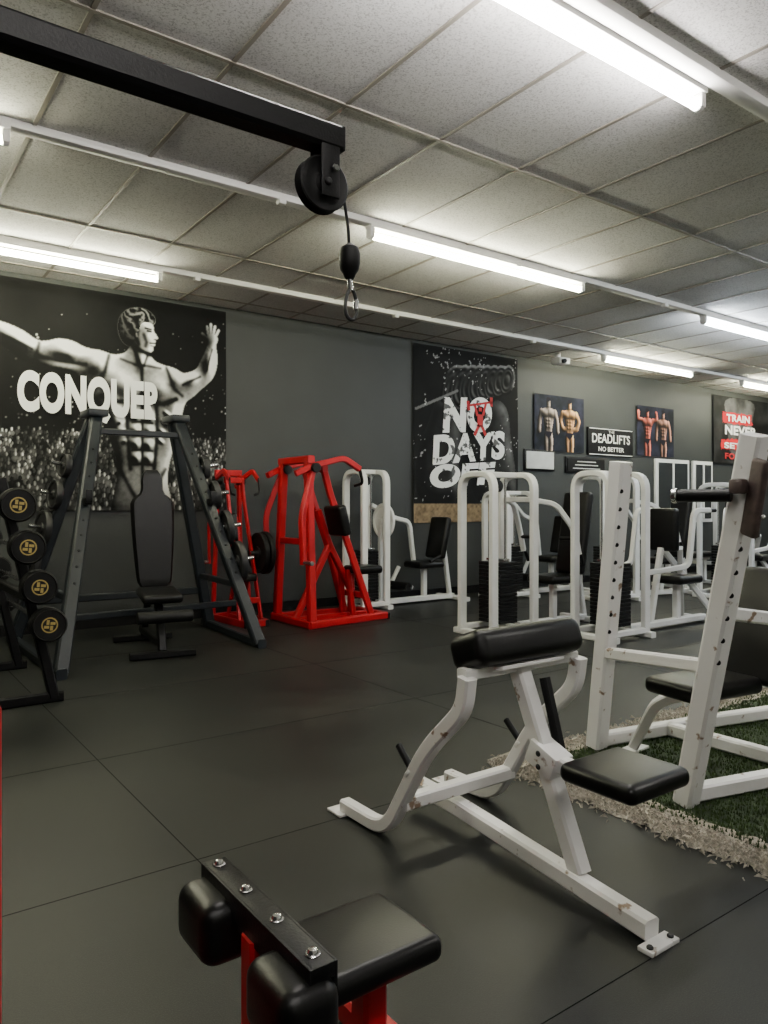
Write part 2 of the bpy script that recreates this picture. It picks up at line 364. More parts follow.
    for p,w,a in (([(2.40,2.90),(2.44,2.90)],.022,.25),([(2.41,2.80),(2.43,2.78)],.018,.22),([(2.47,2.80),(2.485,2.785)],.010,.25),([(2.42,2.665),(2.435,2.66)],.014,.2),([(2.288,2.80),(2.292,2.775)],.010,.3)): hi+=a*stroke(X,Z,p,w)
    tone=np.clip(tone+hi*face+.16*(n3-.5)+.12*(n2-.5),0,1)
    t2=np.clip((tone-.10)/.72,0,1)
    fig=.004+.84*t2**2.4
    tex=np.clip(np.sin(X*70+Z*45+16*n3+4*n)*.5+.5,0,1)
    hv=.003+.26*tex**3*np.clip((Z-2.72)/.25,0,1)*np.clip((X-2.08)/.25,.1,1)
    fig=np.where(hair,hv,fig); M=M|hair
    Ms=gblur(M.astype(float),.6)
    fade=np.clip((Z-1.00)/.40,.12,1)
    g=g*(1-Ms)+fig*fade*Ms
    g=np.clip(g,0,.9)
    return np.stack([g,g,g*.98],-1)
b1=banner('conquer_wall_banner',.55,3.21,1.10,3.15,paint_conquer,.0062)
text(b1,'lettering','CONQUER',INK,1.885,2.13,1.29,.43,bold=.055)
def paint_days(X,Z):
    res=X[0,1]-X[0,0]
    n=fnoise(X,Z,4,7); n2=fnoise(X,Z,30,8,3); n3=fnoise(X,Z,9,9,3)
    g=.003+.006*n
    h=np.zeros_like(X)
    for k in range(8):
        t=k/7; cx=6.35+.95*t; cz=2.62+.22*t; rr=.34-.13*t
        e=ell(X,Z,cx,cz,rr*.62,rr,-.35); h=np.where(e<1,.5+.3*k*.1+.10*np.cos(e*16),h)
    arm=inpoly(X,Z,[(5.75,1.2),(5.8,1.8),(6.0,2.2),(6.1,2.5),(6.35,2.5),(6.4,2.1),(6.35,1.6),(6.4,1.2)],2)|inpoly(X,Z,[(6.7,1.2),(6.75,1.7),(6.95,2.1),(7.0,2.5),(7.25,2.5),(7.3,2.0),(7.4,1.6),(7.4,1.2)],2)
    h=np.maximum(h,gblur(arm.astype(float),.06/res)*.9)
    h=gblur(h,1.2); gz,gx=np.gradient(h,res); m=h>.12
    sh=np.clip(.22-.06*gx-.08*gz,0,1)
    g=np.where(m,.003+.20*sh**1.8*(.2+1.2*n3),g)
    bar=stroke(X,Z,[(5.72,2.34),(6.4,2.62)],.02)>.5; g=np.where(bar,.15,g)
    d=(n2>.76)*.35*(n>.54); g=np.clip(g+d,0,1)
    col=np.stack([g,g,g],-1)
    tan=(Z<1.17)&(n3+.15*n2>.18)
    for k,c in enumerate((.20,.145,.085)): col[...,k]=np.where(tan,c*(.35+1.3*n2),col[...,k])
    return col
b2=banner('no_days_off_wall_banner',5.68,7.5,.93,3.15,paint_days,.010)
text(b2,'lettering_top','NO',INKD,6.56,2.32,.88,.46,rot=.07,bold=.06,shear=.15)
text(b2,'lettering_mid','DAYS',INKD,6.6,1.90,1.30,.38,rot=.10,bold=.05,shear=.15)
text(b2,'lettering_low','OFF',INKD,6.5,1.54,1.15,.30,rot=.07,bold=.06,shear=.15)
rv=[];rf=[]
def q4(ax,az,bx,bz,w):
    d=V((bx-ax,0,bz-az)); n_=V((-d.z,0,d.x)).normalized()*w; b=len(rv)
    for p in ((ax,az),(bx,bz)):
        for sg in (1,-1): rv.append(V((p[0],WY-.052,p[1]))+n_*sg)
    rf.append([b,b+1,b+3,b+2])
for a in ((6.56,2.44,7.0,2.52,.014),(6.58,2.38,6.56,2.50,.024),(6.98,2.46,6.98,2.58,.024),(6.68,2.46,6.73,2.32,.02),(6.88,2.49,6.83,2.33,.02),(6.78,2.34,6.78,2.18,.05),(6.78,2.38,6.78,2.43,.028),(6.76,2.20,6.68,2.06,.024),(6.80,2.20,6.88,2.07,.024)): q4(*a)
ro=single('red_lifter_silhouette',INKR,(rv,rf),b2.location); ro.location=(0,0,0); ro.parent=b2
def paint_bb(c1,c2,poses):
    def f(X,Z):
        res=X[0,1]-X[0,0]
        n=fnoise(X,Z,5,11); n2=fnoise(X,Z,18,12); x0=X.min();x1=X.max();z0=Z.min();z1=Z.max(); w=x1-x0;h=z1-z0
        col=np.stack([.006+.05*n**3,.008+.05*n**3,.012+.10*n**3],-1)
        for fx,c,ps in ((.27,c1,poses[0]),(.70,c2,poses[1])):
            cx=x0+w*fx; S=h*1.18; T=z1-.04*h
            P=lambda u,v:(cx+u*S,T-v*S)
            half=[(.0,.155),(.06,.165),(.13,.185),(.16,.22),(.15,.28),(.115,.32),(.100,.40),(.075,.50),(.09,.56),(.11,.66),(.09,.78),(.085,1.0),(.01,1.0),(.008,.62)]
            poly=[P(u,v) for u,v in half]+[P(-u,v) for u,v in half[::-1]]
            M=inpoly(X,Z,poly,1)
            M|=ell(X,Z,*P(0,.075),.042*S,.062*S)<1; M|=stroke(X,Z,[P(0,.1),P(0,.18)],.05*S)>.5
            for q in (-1,1):
                arm=[P(.155*q,.22),P(.215*q,.33),P(.17*q,.45),P(.12*q,.47)] if ps==0 else ([P(.155*q,.21),P(.27*q,.20),P(.25*q,.08)] if ps==1 else [P(.15*q,.22),P(.195*q,.36),P(.205*q,.52)])
                M|=stroke(X,Z,arm,.044*S)>.42
            hgt=gblur(M.astype(float),.02/res)+.5*gblur(M.astype(float),.05/res)
            for q in (-1,1):
                hgt+=.5*np.exp(-ell(X,Z,*P(.07*q,.25),.07*S,.045*S)); hgt+=.4*np.exp(-ell(X,Z,*P(.06*q,.66),.05*S,.12*S))
                for k in range(3): hgt+=.3*np.exp(-ell(X,Z,*P(.027*q,.345+.05*k),.024*S,.022*S))
            gz,gx=np.gradient(hgt,res); sh=np.clip(.50-.026*gx-.022*gz,0,1)
            dk=stroke(X,Z,[P(-.12,.305),P(0,.29),P(.12,.305)],.014*S)*.7; dk=np.maximum(dk,stroke(X,Z,[P(0,.2),P(0,.5)],.012*S)*.6)
            dk=np.maximum(dk,stroke(X,Z,[P(-.03,.07),P(.03,.07)],.009*S)*.6); dk=np.maximum(dk,stroke(X,Z,[P(-.015,.115),P(.015,.115)],.006*S)*.5); dk=np.maximum(dk,stroke(X,Z,[P(-.05,.15),P(.05,.15)],.016*S)*.7)
            for q in (-1,1): dk=np.maximum(dk,stroke(X,Z,[P(.135*q,.2),P(.15*q,.34)],.012*S)*.6)
            for k in range(3): c_ = c[k]*(.01+1.5*sh**2.6)*(.5+.9*n2)*(1-dk); col[...,k]=np.where(M,c_,col[...,k])
            hr=(ell(X,Z,*P(0,.035),.046*S,.034*S)<1); tr=inpoly(X,Z,[P(-.09,.52),P(.09,.52),P(.06,.58),P(0,.63),P(-.06,.58)],0)
            for k in range(3): col[...,k]=np.where(hr|tr,(.010,.008,.015)[k],col[...,k])
        return np.clip(col,0,1)
    return f
banner('bodybuilder_poster',7.84,8.9,1.92,2.72,paint_bb((.45,.36,.31),(.85,.46,.22),(2,0)),.008,.004)
banner('bodybuilder_poster',10.2,11.2,1.94,2.74,paint_bb((.85,.20,.14),(.68,.34,.24),(1,2)),.008,.004)
def paint_red(X,Z):
    n=fnoise(X,Z,5,21); n2=fnoise(X,Z,14,22); g=.005+.03*n**2; col=np.stack([g,g,g],-1); x0=X.min()
    M=inpoly(X,Z,[(x0+.3,3.1),(x0+.45,2.7),(x0+.5,2.0),(x0+1.2,2.0),(x0+1.3,2.7),(x0+1.5,3.1)],2)
    col=np.where(M[...,None],.12*n[...,None]+col,col)
    rag=.05*(n2-.5)
    band=(np.abs(Z-2.22-.03*np.sin(X*3)-rag)<.09)&(X>x0+.25+rag)&(X<x0+1.6+rag*3); band|=(np.abs(Z-2.72-rag)<.10)&(X>x0+.3+rag)&(X<x0+1.3+rag*3)
    for k,c in enumerate((.50,.012,.02)): col[...,k]=np.where(band,c,col[...,k])
    return col
b5=banner('red_motivational_banner',12.4,14.3,1.89,3.10,paint_red,.014)
text(b5,'lettering_a','TRAIN',INK,13.2,2.72,.8,.13,bold=.04); text(b5,'lettering_b','NEVER',INK,13.3,2.50,1.1,.17,bold=.04); text(b5,'lettering_c','SETTLE',INK,13.3,2.22,1.15,.11,bold=.04); text(b5,'lettering_d','FOR LESS',INKR,13.3,2.03,1.1,.11,bold=.04)
s=Obj('gym_wall_sign',(9.55,WY,2.1),world=True)
s.box('board',PBLK,(9.54,WY-.017,2.11),(1.1,.03,.42),.004)
for z in (1.915,2.305): s.box('trim',INK,(9.54,WY-.034,z),(1.04,.006,.012),0)
e=s.done(); text(e,'lettering','DEADLIFTS',INK,9.54,2.16,.92,.14,y=WY-.036,bold=.02); text(e,'lettering_small','NO BETTER',INK,9.54,2.00,.62,.07,y=WY-.036,bold=.02); text(e,'lettering_top','THE',INK,9.54,2.265,.14,.04,y=WY-.036,bold=.0)
s=Obj('notice_board',(7.9,WY,1.7),world=True); s.box('frame',BLK,(7.95,WY-.015,1.78),(.62,.024,.30),.004); s.box('sheet',BOARD,(7.95,WY-.032,1.78),(.56,.012,.24),0); s.done()
s=Obj('lettered_wall_board',(8.9,WY,1.7),world=True); s.box('frame',BLK,(8.95,WY-.015,1.74),(.9,.024,.24),.004); s.box('sheet',PBLK,(8.95,WY-.032,1.74),(.84,.012,.18),0)
for k in range(3): s.box('writing',BOARD,(8.95,WY-.040,1.69+.05*k),(.62-.1*k,.004,.014),0)
s.done()
for cx,w in ((11.15,.95),(12.05,.6)):
    s=Obj('wall_mirror',(cx,WY,1.4),world=True)
    s.box('frame',WHITE2,(cx,WY-.024,1.38),(w,.04,1.05),.004); s.box('pane',MIRR,(cx,WY-.050,1.38),(w-.12,.01,.93),0)
    s.box('mullion',WHITE2,(cx,WY-.058,1.38),(.03,.012,.95),0); s.done()
s=Obj('ceiling_security_camera',(7.8,6.75,H),world=True)
s.cyl('mount',FIX,(7.8,6.75,H),(7.8,6.75,H-.07),.04); s.box('body',FIX,(7.8,6.70,H-.12),(.22,.16,.09),.02); s.cyl('lens',BLK,(7.76,6.63,H-.13),(7.74,6.57,H-.14),.03); s.done()
# ------------------------------------------------------------------ lat pulldown (foreground)
o=Obj('lat_pulldown_machine',(.2,1.2,0),world=True)
o.tube('boom',BLK,[(-.42,1.34,1.92),(.85,1.34,1.92)],.055,.055)
o.box('boom_cap',BLK,(.852,1.34,1.92),(.008,.052,.052),.003)
for dy in (-.022,.022): o.box('pulley_bracket',BLK,(.82,1.34+dy,1.855),(.045,.006,.13),.003)
o.lat('pulley',RUBBER,[(0,-.012),(.014,-.016),(.02,-.010),(.042,-.008),(.055,-.014),(.058,-.012),(.050,0),(.058,.012),(.055,.014),(.042,.008),(.02,.010),(.014,.016),(0,.012)],(.812,1.34,1.82),(.812,2.34,1.82))
o.cyl('pulley_bolt',CAST,(.812,1.308,1.82),(.812,1.372,1.82),.008); o.cyl('bracket_bolt',CHROME,(.828,1.306,1.85),(.828,1.312,1.85),.008)
o.pipe('cable',BLK,[(.80,1.34,1.872),(.83,1.34,1.870),(.858,1.34,1.848),(.866,1.34,1.81),(.878,1.34,1.75),(.882,1.34,1.69)],.0035,.02)
o.lat('cable_stop',RUBBER,[(0,0),(.008,0),(.012,.006),(.014,.012),(.020,.020),(.023,.034),(.023,.056),(.019,.068),(.010,.074),(.005,.078),(0,.078)],(.882,1.34,1.635),(.882,1.34,1.705))
cc=V((.886,1.34,1.583)); ring=[]
for i in range(25):
    a=2*math.pi*i/24; ring.append(cc+V((.0145*math.cos(a)*(1-.30*math.sin(a)),0,.034*math.sin(a))))
o.pipe('carabiner',CAST,ring,.004); o.cyl('carabiner_gate',CHROME,cc+V((.0115,0,-.012)),cc+V((.0125,0,.012)),.0055); o.pipe('swivel_loop',CHROME,[(.882,1.34,1.64),(.885,1.34,1.612)],.006)
o.tube('tower_upright',BLK,[(-.38,1.34,0),(-.38,1.34,1.95)],.07,.07)
o.box('weight_shroud',RED,(-.083,1.34,.42),(.57,.10,.84),.01)
o.tube('floor_rail',RED,[(-.4,1.1,.03),(.95,1.1,.03)],.06,.06)
o.tube('floor_cross_rail',RED,[(-.4,.85,.03),(-.4,1.6,.03)],.06,.06); o.tube('floor_cross_rail',RED,[(.92,.85,.03),(.92,1.4,.03)],.06,.06)
o.tube('pad_post',RED,[(.515,1.04,.05),(.515,1.04,.49)],.04,.04); o.tube('seat_post',RED,[(.745,1.07,.05),(.745,1.07,.345)],.05,.05)
o.box('thigh_bar',BLK,(.522,1.04,.522),(.040,.37,.022),.002)
o.box('thigh_bar',BLK,(.541,1.04,.508),(.006,.37,.05),.001); o.box('thigh_bar',BLK,(.503,1.04,.508),(.006,.37,.05),.001)
for yy in (.885,.99,1.095,1.20):
    o.cyl('bolt_washer',CHROME,(.522,yy,.533),(.522,yy,.536),.011); o.lat('bolt_head',CHROME,[(0,0),(.008,0),(.008,.003),(.006,.006),(0,.007)],(.522,yy,.535),(.522,yy,.6))
for yy in (.905,1.165): o.box('thigh_pad',VINYL,(.500,yy,.465),(.092,.135,.10),.028,seg=5)
o.box('seat_plate',BLK,(.745,1.085,.350),(.20,.13,.01),.002)
o.box('seat_pad',VINYL,(.718,1.085,.378),(.265,.20,.050),.021,seg=6)
o.cyl('adjust_knob',RUBBER,(.475,1.0,.36),(.44,.985,.36),.015); o.cyl('adjust_pin',CHROME,(.50,1.01,.36),(.475,1.0,.36),.006)
o.done()
# ------------------------------------------------------------------ preacher curl bench
o=Obj('preacher_curl_bench',(1.78,1.75,0),world=True)
for xx in (1.52,2.03):
    o.tube('side_frame',WHITE,[(xx,2.34,.03),(xx,2.07,.03),(xx,1.86,.36),(xx,1.68,.53),(xx,1.665,.63)],.048,.048,.09)
    o.box('foot_plate',WHITE,(xx,2.35,.006),(.09,.09,.01),.002)
    o.cyl('plate_peg',BLK,(xx,1.93,.27),(xx+.0,2.01,.34),.012); o.cyl('peg_flange',WHITE,(xx,1.925,.265),(xx,1.935,.275),.03)
o.tube('rear_cross_tube',WHITE,[(1.52,1.985,.15),(2.03,1.985,.15)],.048,.048)
o.tube('floor_beam',WHITE,[(1.77,2.22,.09),(1.77,1.98,.08),(1.72,1.17,.035)],.055,.055,.05)
o.box('foot_plate_front',WHITE,(1.72,1.15,.006),(.12,.045,.012),.002)
for dx in (-.045,.045): o.cyl('foot_bolt',CAST,(1.72+dx,1.145,.01),(1.72+dx,1.145,.02),.009)
o.tube('main_post',WHITE,[(1.75,1.43,.07),(1.76,1.68,.62)],.055,.055)
o.tube('inner_post',BLK,[(1.81,1.62,.60),(1.805,1.55,.38)],.028,.028)
o.tube('pad_rail',WHITE,[(1.52,1.69,.635),(2.03,1.69,.635)],.045,.035)
o.box('pad_plate',WHITE,(1.77,1.70,.635),(.28,.15,.012),.002,rot=(math.radians(-12),0,0))
o.box('arm_pad',VINYL,(1.775,1.70,.700),(.48,.16,.115),.038,rot=(math.radians(-20),0,0),seg=6)
o.tube('seat_arm',WHITE,[(1.755,1.60,.375),(1.75,1.34,.355)],.048,.048)
o.box('seat_sleeve',WHITE,(1.755,1.555,.375),(.08,.11,.075),.004,rot=(math.radians(22),0,0))
for dz in (-.02,.02): o.cyl('sleeve_bolt',CAST,(1.71,1.555,.375+dz),(1.705,1.555,.375+dz),.009)
o.box('seat_plate',BLK,(1.75,1.30,.372),(.18,.18,.01),.002)
o.box('seat_pad',VINYL,(1.76,1.285,.400),(.27,.25,.055),.024,seg=6)
o.done()
# ------------------------------------------------------------------ turf
def fringe():
    vs=[];fs=[]; r=random.Random(4)
    def blade(x,y,l,a,h,w=.006):
        b=len(vs); dx=math.cos(a);dy=math.sin(a)
        vs.extend([(x-dy*w,y+dx*w,.004),(x+dy*w,y-dx*w,.004),(x+dx*l*.6+dy*w*.5,y+dy*l*.6-dx*w*.5,h),(x+dx*l,y+dy*l,h*.3)])
        fs.append((b,b+1,b+2)); fs.append((b,b+2,b+3))
    return vs,fs,blade,r
TX=2.46; TY=2.30; GX1=8.0; GY0=-2.5
TG=mat('green_turf_base',(.018,.035,.008),.9,0,var=.5,vscale=60,bump=.8,bscale=200)
TB2=mat('turf_backing_beige',(.36,.33,.27),.9,0,col2=(.13,.12,.10),c2lo=.5,c2hi=.65,vscale=30,bump=.9,bscale=120)
GB=mat('green_turf_blade',(.036,.068,.014),.8,0,var=.5,vscale=30)
FB=mat('frayed_fibre_beige',(.40,.37,.31),.9,0,var=.4,vscale=60)
t=Obj('artificial_turf',(TX,TY,0),world=True)
t.box('backing',TG,((TX+GX1)/2,(GY0+TY)/2,.006),(GX1-TX,TY-GY0,.010),0)
vs=[];fs=[];r=random.Random(2)
npt=150
for i in range(npt+1):
    y=GY0+(TY+.14-GY0)*i/npt; w=.13+.02*math.sin(i*.7)+r.uniform(-.012,.012)
    vs+= [(TX-w,y,.003),(TX+.05+r.uniform(-.02,.02),y,.015)]
for i in range(npt): fs.append((2*i,2*i+1,2*i+3,2*i+2))
b=len(vs)
for i in range(npt+1):
    x=TX-.10+(GX1-TX)*i/npt; w=.10+.02*math.sin(i*.9)+r.uniform(-.012,.012)
    vs+=[(x,TY+w,.0035),(x,TY-.04+r.uniform(-.02,.02),.0155)]
for i in range(npt): fs.append((b+2*i,b+2*i+2,b+2*i+3,b+2*i+1))
t.add('frayed_border',TB2,([V(v) for v in vs],fs))
vs,fs,blade,r=fringe()
for i in range(9000):
    y=r.uniform(.2,TY+.1); x=TX-.05+r.gauss(0,.05); blade(x,y,r.uniform(.015,.04),r.uniform(0,6.28),r.uniform(.008,.020),.0018)
for i in range(5000):
    x=r.uniform(TX-.1,5); y=TY+.03+r.gauss(0,.045); blade(x,y,r.uniform(.015,.04),r.uniform(0,6.28),r.uniform(.008,.020),.0018)
t.add('frayed_fibres',FB,([V(v) for v in vs],fs))
vs,fs,blade,r=fringe()
for i in range(26000):
    x=TX+2.3*r.random()**1.2; y=TY-2.2*r.random(); blade(x,y,r.uniform(.006,.016),r.uniform(0,6.28),r.uniform(.018,.030),.0022)
t.add('turf_blades',GB,([V(v) for v in vs],fs)); t.done()
# ------------------------------------------------------------------ incline bench press (right)
o=Obj('incline_bench_press',(2.8,1.9,0),world=True)
A0=V((2.86,2.24,.01));A1=V((2.80,2.06,1.33)); B0=V((2.60,1.62,.01)); B1=V((2.44,1.27,1.37))
o.tube('upright_post',WHITE,[A0,A1],.085,.075,up=V((0,1,0))); o.tube('upright_post',WHITE,[B0,B1],.085,.075,up=V((0,1,0)))
def along(a,b,t): return a+(b-a)*t
for P,Q in ((A0,A1),(B0,B1)):
    for k in range(9):
        c=along(P,Q,.42+.06*k); o.cyl('pin_hole',BLK,c+V((-.03,-.037,0)),c+V((-.034,-.0385,0)),.010,12)
o.tube('cross_brace',WHITE,[along(A0,A1,.34),along(B0,B1,.40)],.05,.05)
c=along(B0,B1,.86)
o.box('bar_hook',RUST,c+V((-.045,-.06,-.02)),(.03,.07,.26),.012,rot=(math.radians(14),0,math.radians(-25)),seg=3)
o.box('bar_hook',RUST,c+V((-.075,-.02,.02)),(.05,.05,.05),.012)
for dz in (-.08,.06): o.cyl('hook_bolt',CHROME,c+V((-.06,-.09,dz)),c+V((-.07,-.10,dz)),.008)
hc=V((2.40,1.33,1.17))
o.cyl('bar_sleeve',BLK,hc+V((-.0,.0,0)),hc+V((-.045,.17,0)),.022); o.cyl('bar_sleeve_end',CHROME,hc+V((-.045,.17,0)),hc+V((-.05,.187,0)),.027)
o.tube('base_side',WHITE,[B0+V((.02,0,.025)),(3.5,1.40,.035),(4.2,1.3,.035)],.06,.06,.05)
o.tube('base_side',WHITE,[A0+V((.02,0,.025)),(3.6,2.1,.035),(4.2,1.95,.035)],.06,.06,.05)
o.tube('base_cross',WHITE,[(3.3,1.45,.035),(3.3,2.15,.035)],.06,.06)
o.tube('bench_leg',WHITE,[(3.4,1.72,.335),(2.95,1.80,.335),(2.86,1.92,.29),(2.95,2.10,.03)],.045,.045,.08)
o.box('bench_foot',WHITE,(2.96,2.11,.010),(.16,.07,.012),.003,rot=(0,0,.1))
o.box('seat_pad',VINYL,(2.92,1.74,.385),(.42,.27,.07),.028,rot=(0,0,-.15),seg=5)
o.box('back_pad',VINYL,(3.20,1.66,.62),(.09,.29,.50),.03,rot=(0,math.radians(16),-.15),seg=5)
o.tube('back_support',WHITE,[(3.6,1.68,.04),(3.32,1.68,.61)],.05,.05)
o.tube('rear_brace',WHITE,[along(B0,B1,.55),(3.5,1.40,.61),(3.5,1.40,.04)],.05,.05,.08)
o.done().location.z=.012
# ------------------------------------------------------------------ fixed barbell rack (left edge)
o=Obj('barbell_rack',(.85,5.2,0),world=True)
pts=[(.94,.475),(.89,.69),(.83,.915),(.78,1.15)]
for yy in (4.67,5.75):
    o.tube('side_upright',BLK,[(1.0,yy,.03),(.72,yy,1.30)],.055,.07,up=V((0,1,0)))
    o.tube('rear_upright',BLK,[(.30,yy,.03),(.66,yy,1.28)],.05,.05,up=V((0,1,0)))
    o.tube('foot_rail',BLK,[(.2,yy,.03),(1.05,yy,.03)],.06,.06)
    for x,z in pts: o.tube('bar_cradle',BLK,[(x-.06,yy,z-.045),(x+.03,yy,z-.045),(x+.06,yy,z-.01)],.03,.02,.02)
o.tube('long_rail',BLK,[(.86,4.67,.62),(.86,5.75,.62)],.05,.05); o.tube('long_rail',BLK,[(.35,4.67,.1),(.35,5.75,.1)],.05,.05)
for i,(x,z) in enumerate(pts):
    R=.096
    o.cyl('barbell_bar_%d'%i,CHROME,(x,4.5,z),(x,5.98,z),.014)
    for y0,sg in ((4.56,-1),(5.92,1)):
        o.lat('weight_head_%d'%i,RUBBER,[(0,0),(R*.9,0),(R,.012),(R,.088),(R*.9,.10),(R*.86,.094),(0,.094)],(x,y0-.02*sg,z),(x,y0+sg,z))
        o.cyl('marking_ring_%d'%i,YEL,(x,y0+sg*.073,z),(x,y0+sg*.0755,z),.044,28)
        o.cyl('hub_cap_%d'%i,RUBBER,(x,y0+sg*.073,z),(x,y0+sg*.0765,z),.037,28)
        for a in range(4):
            an=a*1.57+.5; o.box('marking_%d'%i,YEL,(x+.019*math.cos(an),y0+sg*.077,z+.019*math.sin(an)),(.026,.002,.015),0,rot=(0,-an+.6,0))
o.done()
# ------------------------------------------------------------------ A-frame squat rack
o=Obj('squat_rack',(1.95,6.1,0),world=True)
TLf=V((1.70,6.40,1.88));TRf=V((2.40,6.40,1.88))
legs=[(V((1.165,5.25,.03)),TLf),(V((2.72,5.45,.03)),TRf),(V((1.14,6.75,.03)),TLf+V((0,.12,0))),(V((2.80,6.66,.03)),TRf+V((0,.12,0)))]
for a,b in legs: o.tube('leg',GUN,[a,b],.092,.085,up=V((0,1,0)))
o.box('top_cap',GUN,(1.70,6.46,1.91),(.16,.28,.06),.01); o.box('top_cap',GUN,(2.40,6.46,1.91),(.16,.28,.06),.01)
o.tube('top_crossbar',GUN,[(1.66,6.36,1.76),(2.44,6.36,1.76)],.05,.05)
o.tube('base_side',GUN,[(1.165,5.2,.035),(1.14,6.9,.035)],.07,.07); o.tube('base_side',GUN,[(2.72,5.4,.035),(2.81,6.8,.035)],.07,.07)
o.tube('rear_lower_rail',GUN,[(1.2,6.72,.35),(2.76,6.66,.35)],.06,.06)
o.tube('front_side_rail',GUN,[along(*legs[0],.25),along(*legs[2],.25)],.05,.05); o.tube('front_side_rail',GUN,[along(*legs[1],.25),along(*legs[3],.25)],.05,.05)
o.tube('mid_rail',GUN,[(1.2,5.9,.30),(2.76,6.0,.30)],.05,.05)
for t_ in (.35,.5,.65,.78):
    for sd,(a,b) in ((-1,legs[2]),(1,legs[1])):
        c=along(a,b,t_); o.cyl('storage_peg',CHROME,c,c+V((sd*.20,-.04,.03)),.018)
        R=(.17,.15,.125,.10)[int((t_-.3)/.14)]
        o.plate('stored_plate',CAST,c+V((sd*.06,-.01,0)),c+V((sd*.5,-.07,.05)),R,.05)
for c in (along(*legs[0],.62),along(*legs[1],.62)):
    o.box('bar_catch',BLK,c+V((0,-.07,.0)),(.05,.12,.05),.005); o.box('bar_catch',BLK,c+V((0,-.13,.04)),(.05,.02,.10),.005)
for P,Q in legs[:2]:
    for k in range(10):
        c=along(P,Q,.3+.06*k); o.cyl('pin_hole',BLK,c+V((0,-.040,.01)),c+V((0,-.052,.013)),.011,10)
o.done()
# adjustable bench
o=Obj('adjustable_bench',(2.0,5.88,0),rz=math.radians(-8))
o.tube('spine',BLK,[(0,-.35,.10),(0,.45,.10)],.06,.06); o.tube('front_foot',BLK,[(-.24,-.38,.03),(.24,-.38,.03)],.06,.05); o.tube('rear_foot',BLK,[(-.24,.45,.03),(.24,.45,.03)],.06,.05)
o.tube('post',BLK,[(0,-.36,.05),(0,-.20,.42)],.06,.06); o.tube('post_rear',BLK,[(0,.40,.06),(0,.12,.55)],.05,.05)
o.box('seat_pad',VINYL,(0,-.25,.46),(.30,.32,.07),.03,seg=5,rot=(math.radians(8),0,0))
pv=[];n=24
for i in range(n+1):
    t_=i/n
    if t_<.72: w=.130+.040*math.sin(t_/.72*math.pi*.5)
    elif t_<.82: w=.170-.085*(.5-.5*math.cos((t_-.72)/.10*math.pi))
    else: w=.085
    if t_>.94: w-=(t_-.94)*.6
    if t_<.05: w-=(.05-t_)*.6
    pv.append((w,t_))
vs=[];fs=[];L=.94; a=math.radians(82)
for w,t_ in pv:
    th=.07 if .04<t_<.97 else .045
    for q,dd in ((-1,.0),(-.86,-.5),(.86,-.5),(1,.0),(.86,.5),(-.86,.5)):
        vs.append(V((q*w, -.06+t_*L*math.cos(a)+dd*th, .50+t_*L*math.sin(a))))
for i in range(n):
    for k in range(6): fs.append([i*6+k,i*6+(k+1)%6,(i+1)*6+(k+1)%6,(i+1)*6+k])
fs.append(list(range(6))); fs.append([n*6+k for k in range(6)])
o.add('back_pad',VINYL,(vs,fs)); o.tube('back_bracket',BLK,[(0,.0,.48),(0,.07,1.2)],.05,.03)
o.cyl('ankle_roller',RUBBER,(-.2,-.46,.32),(.2,-.46,.32),.045)
o.done()
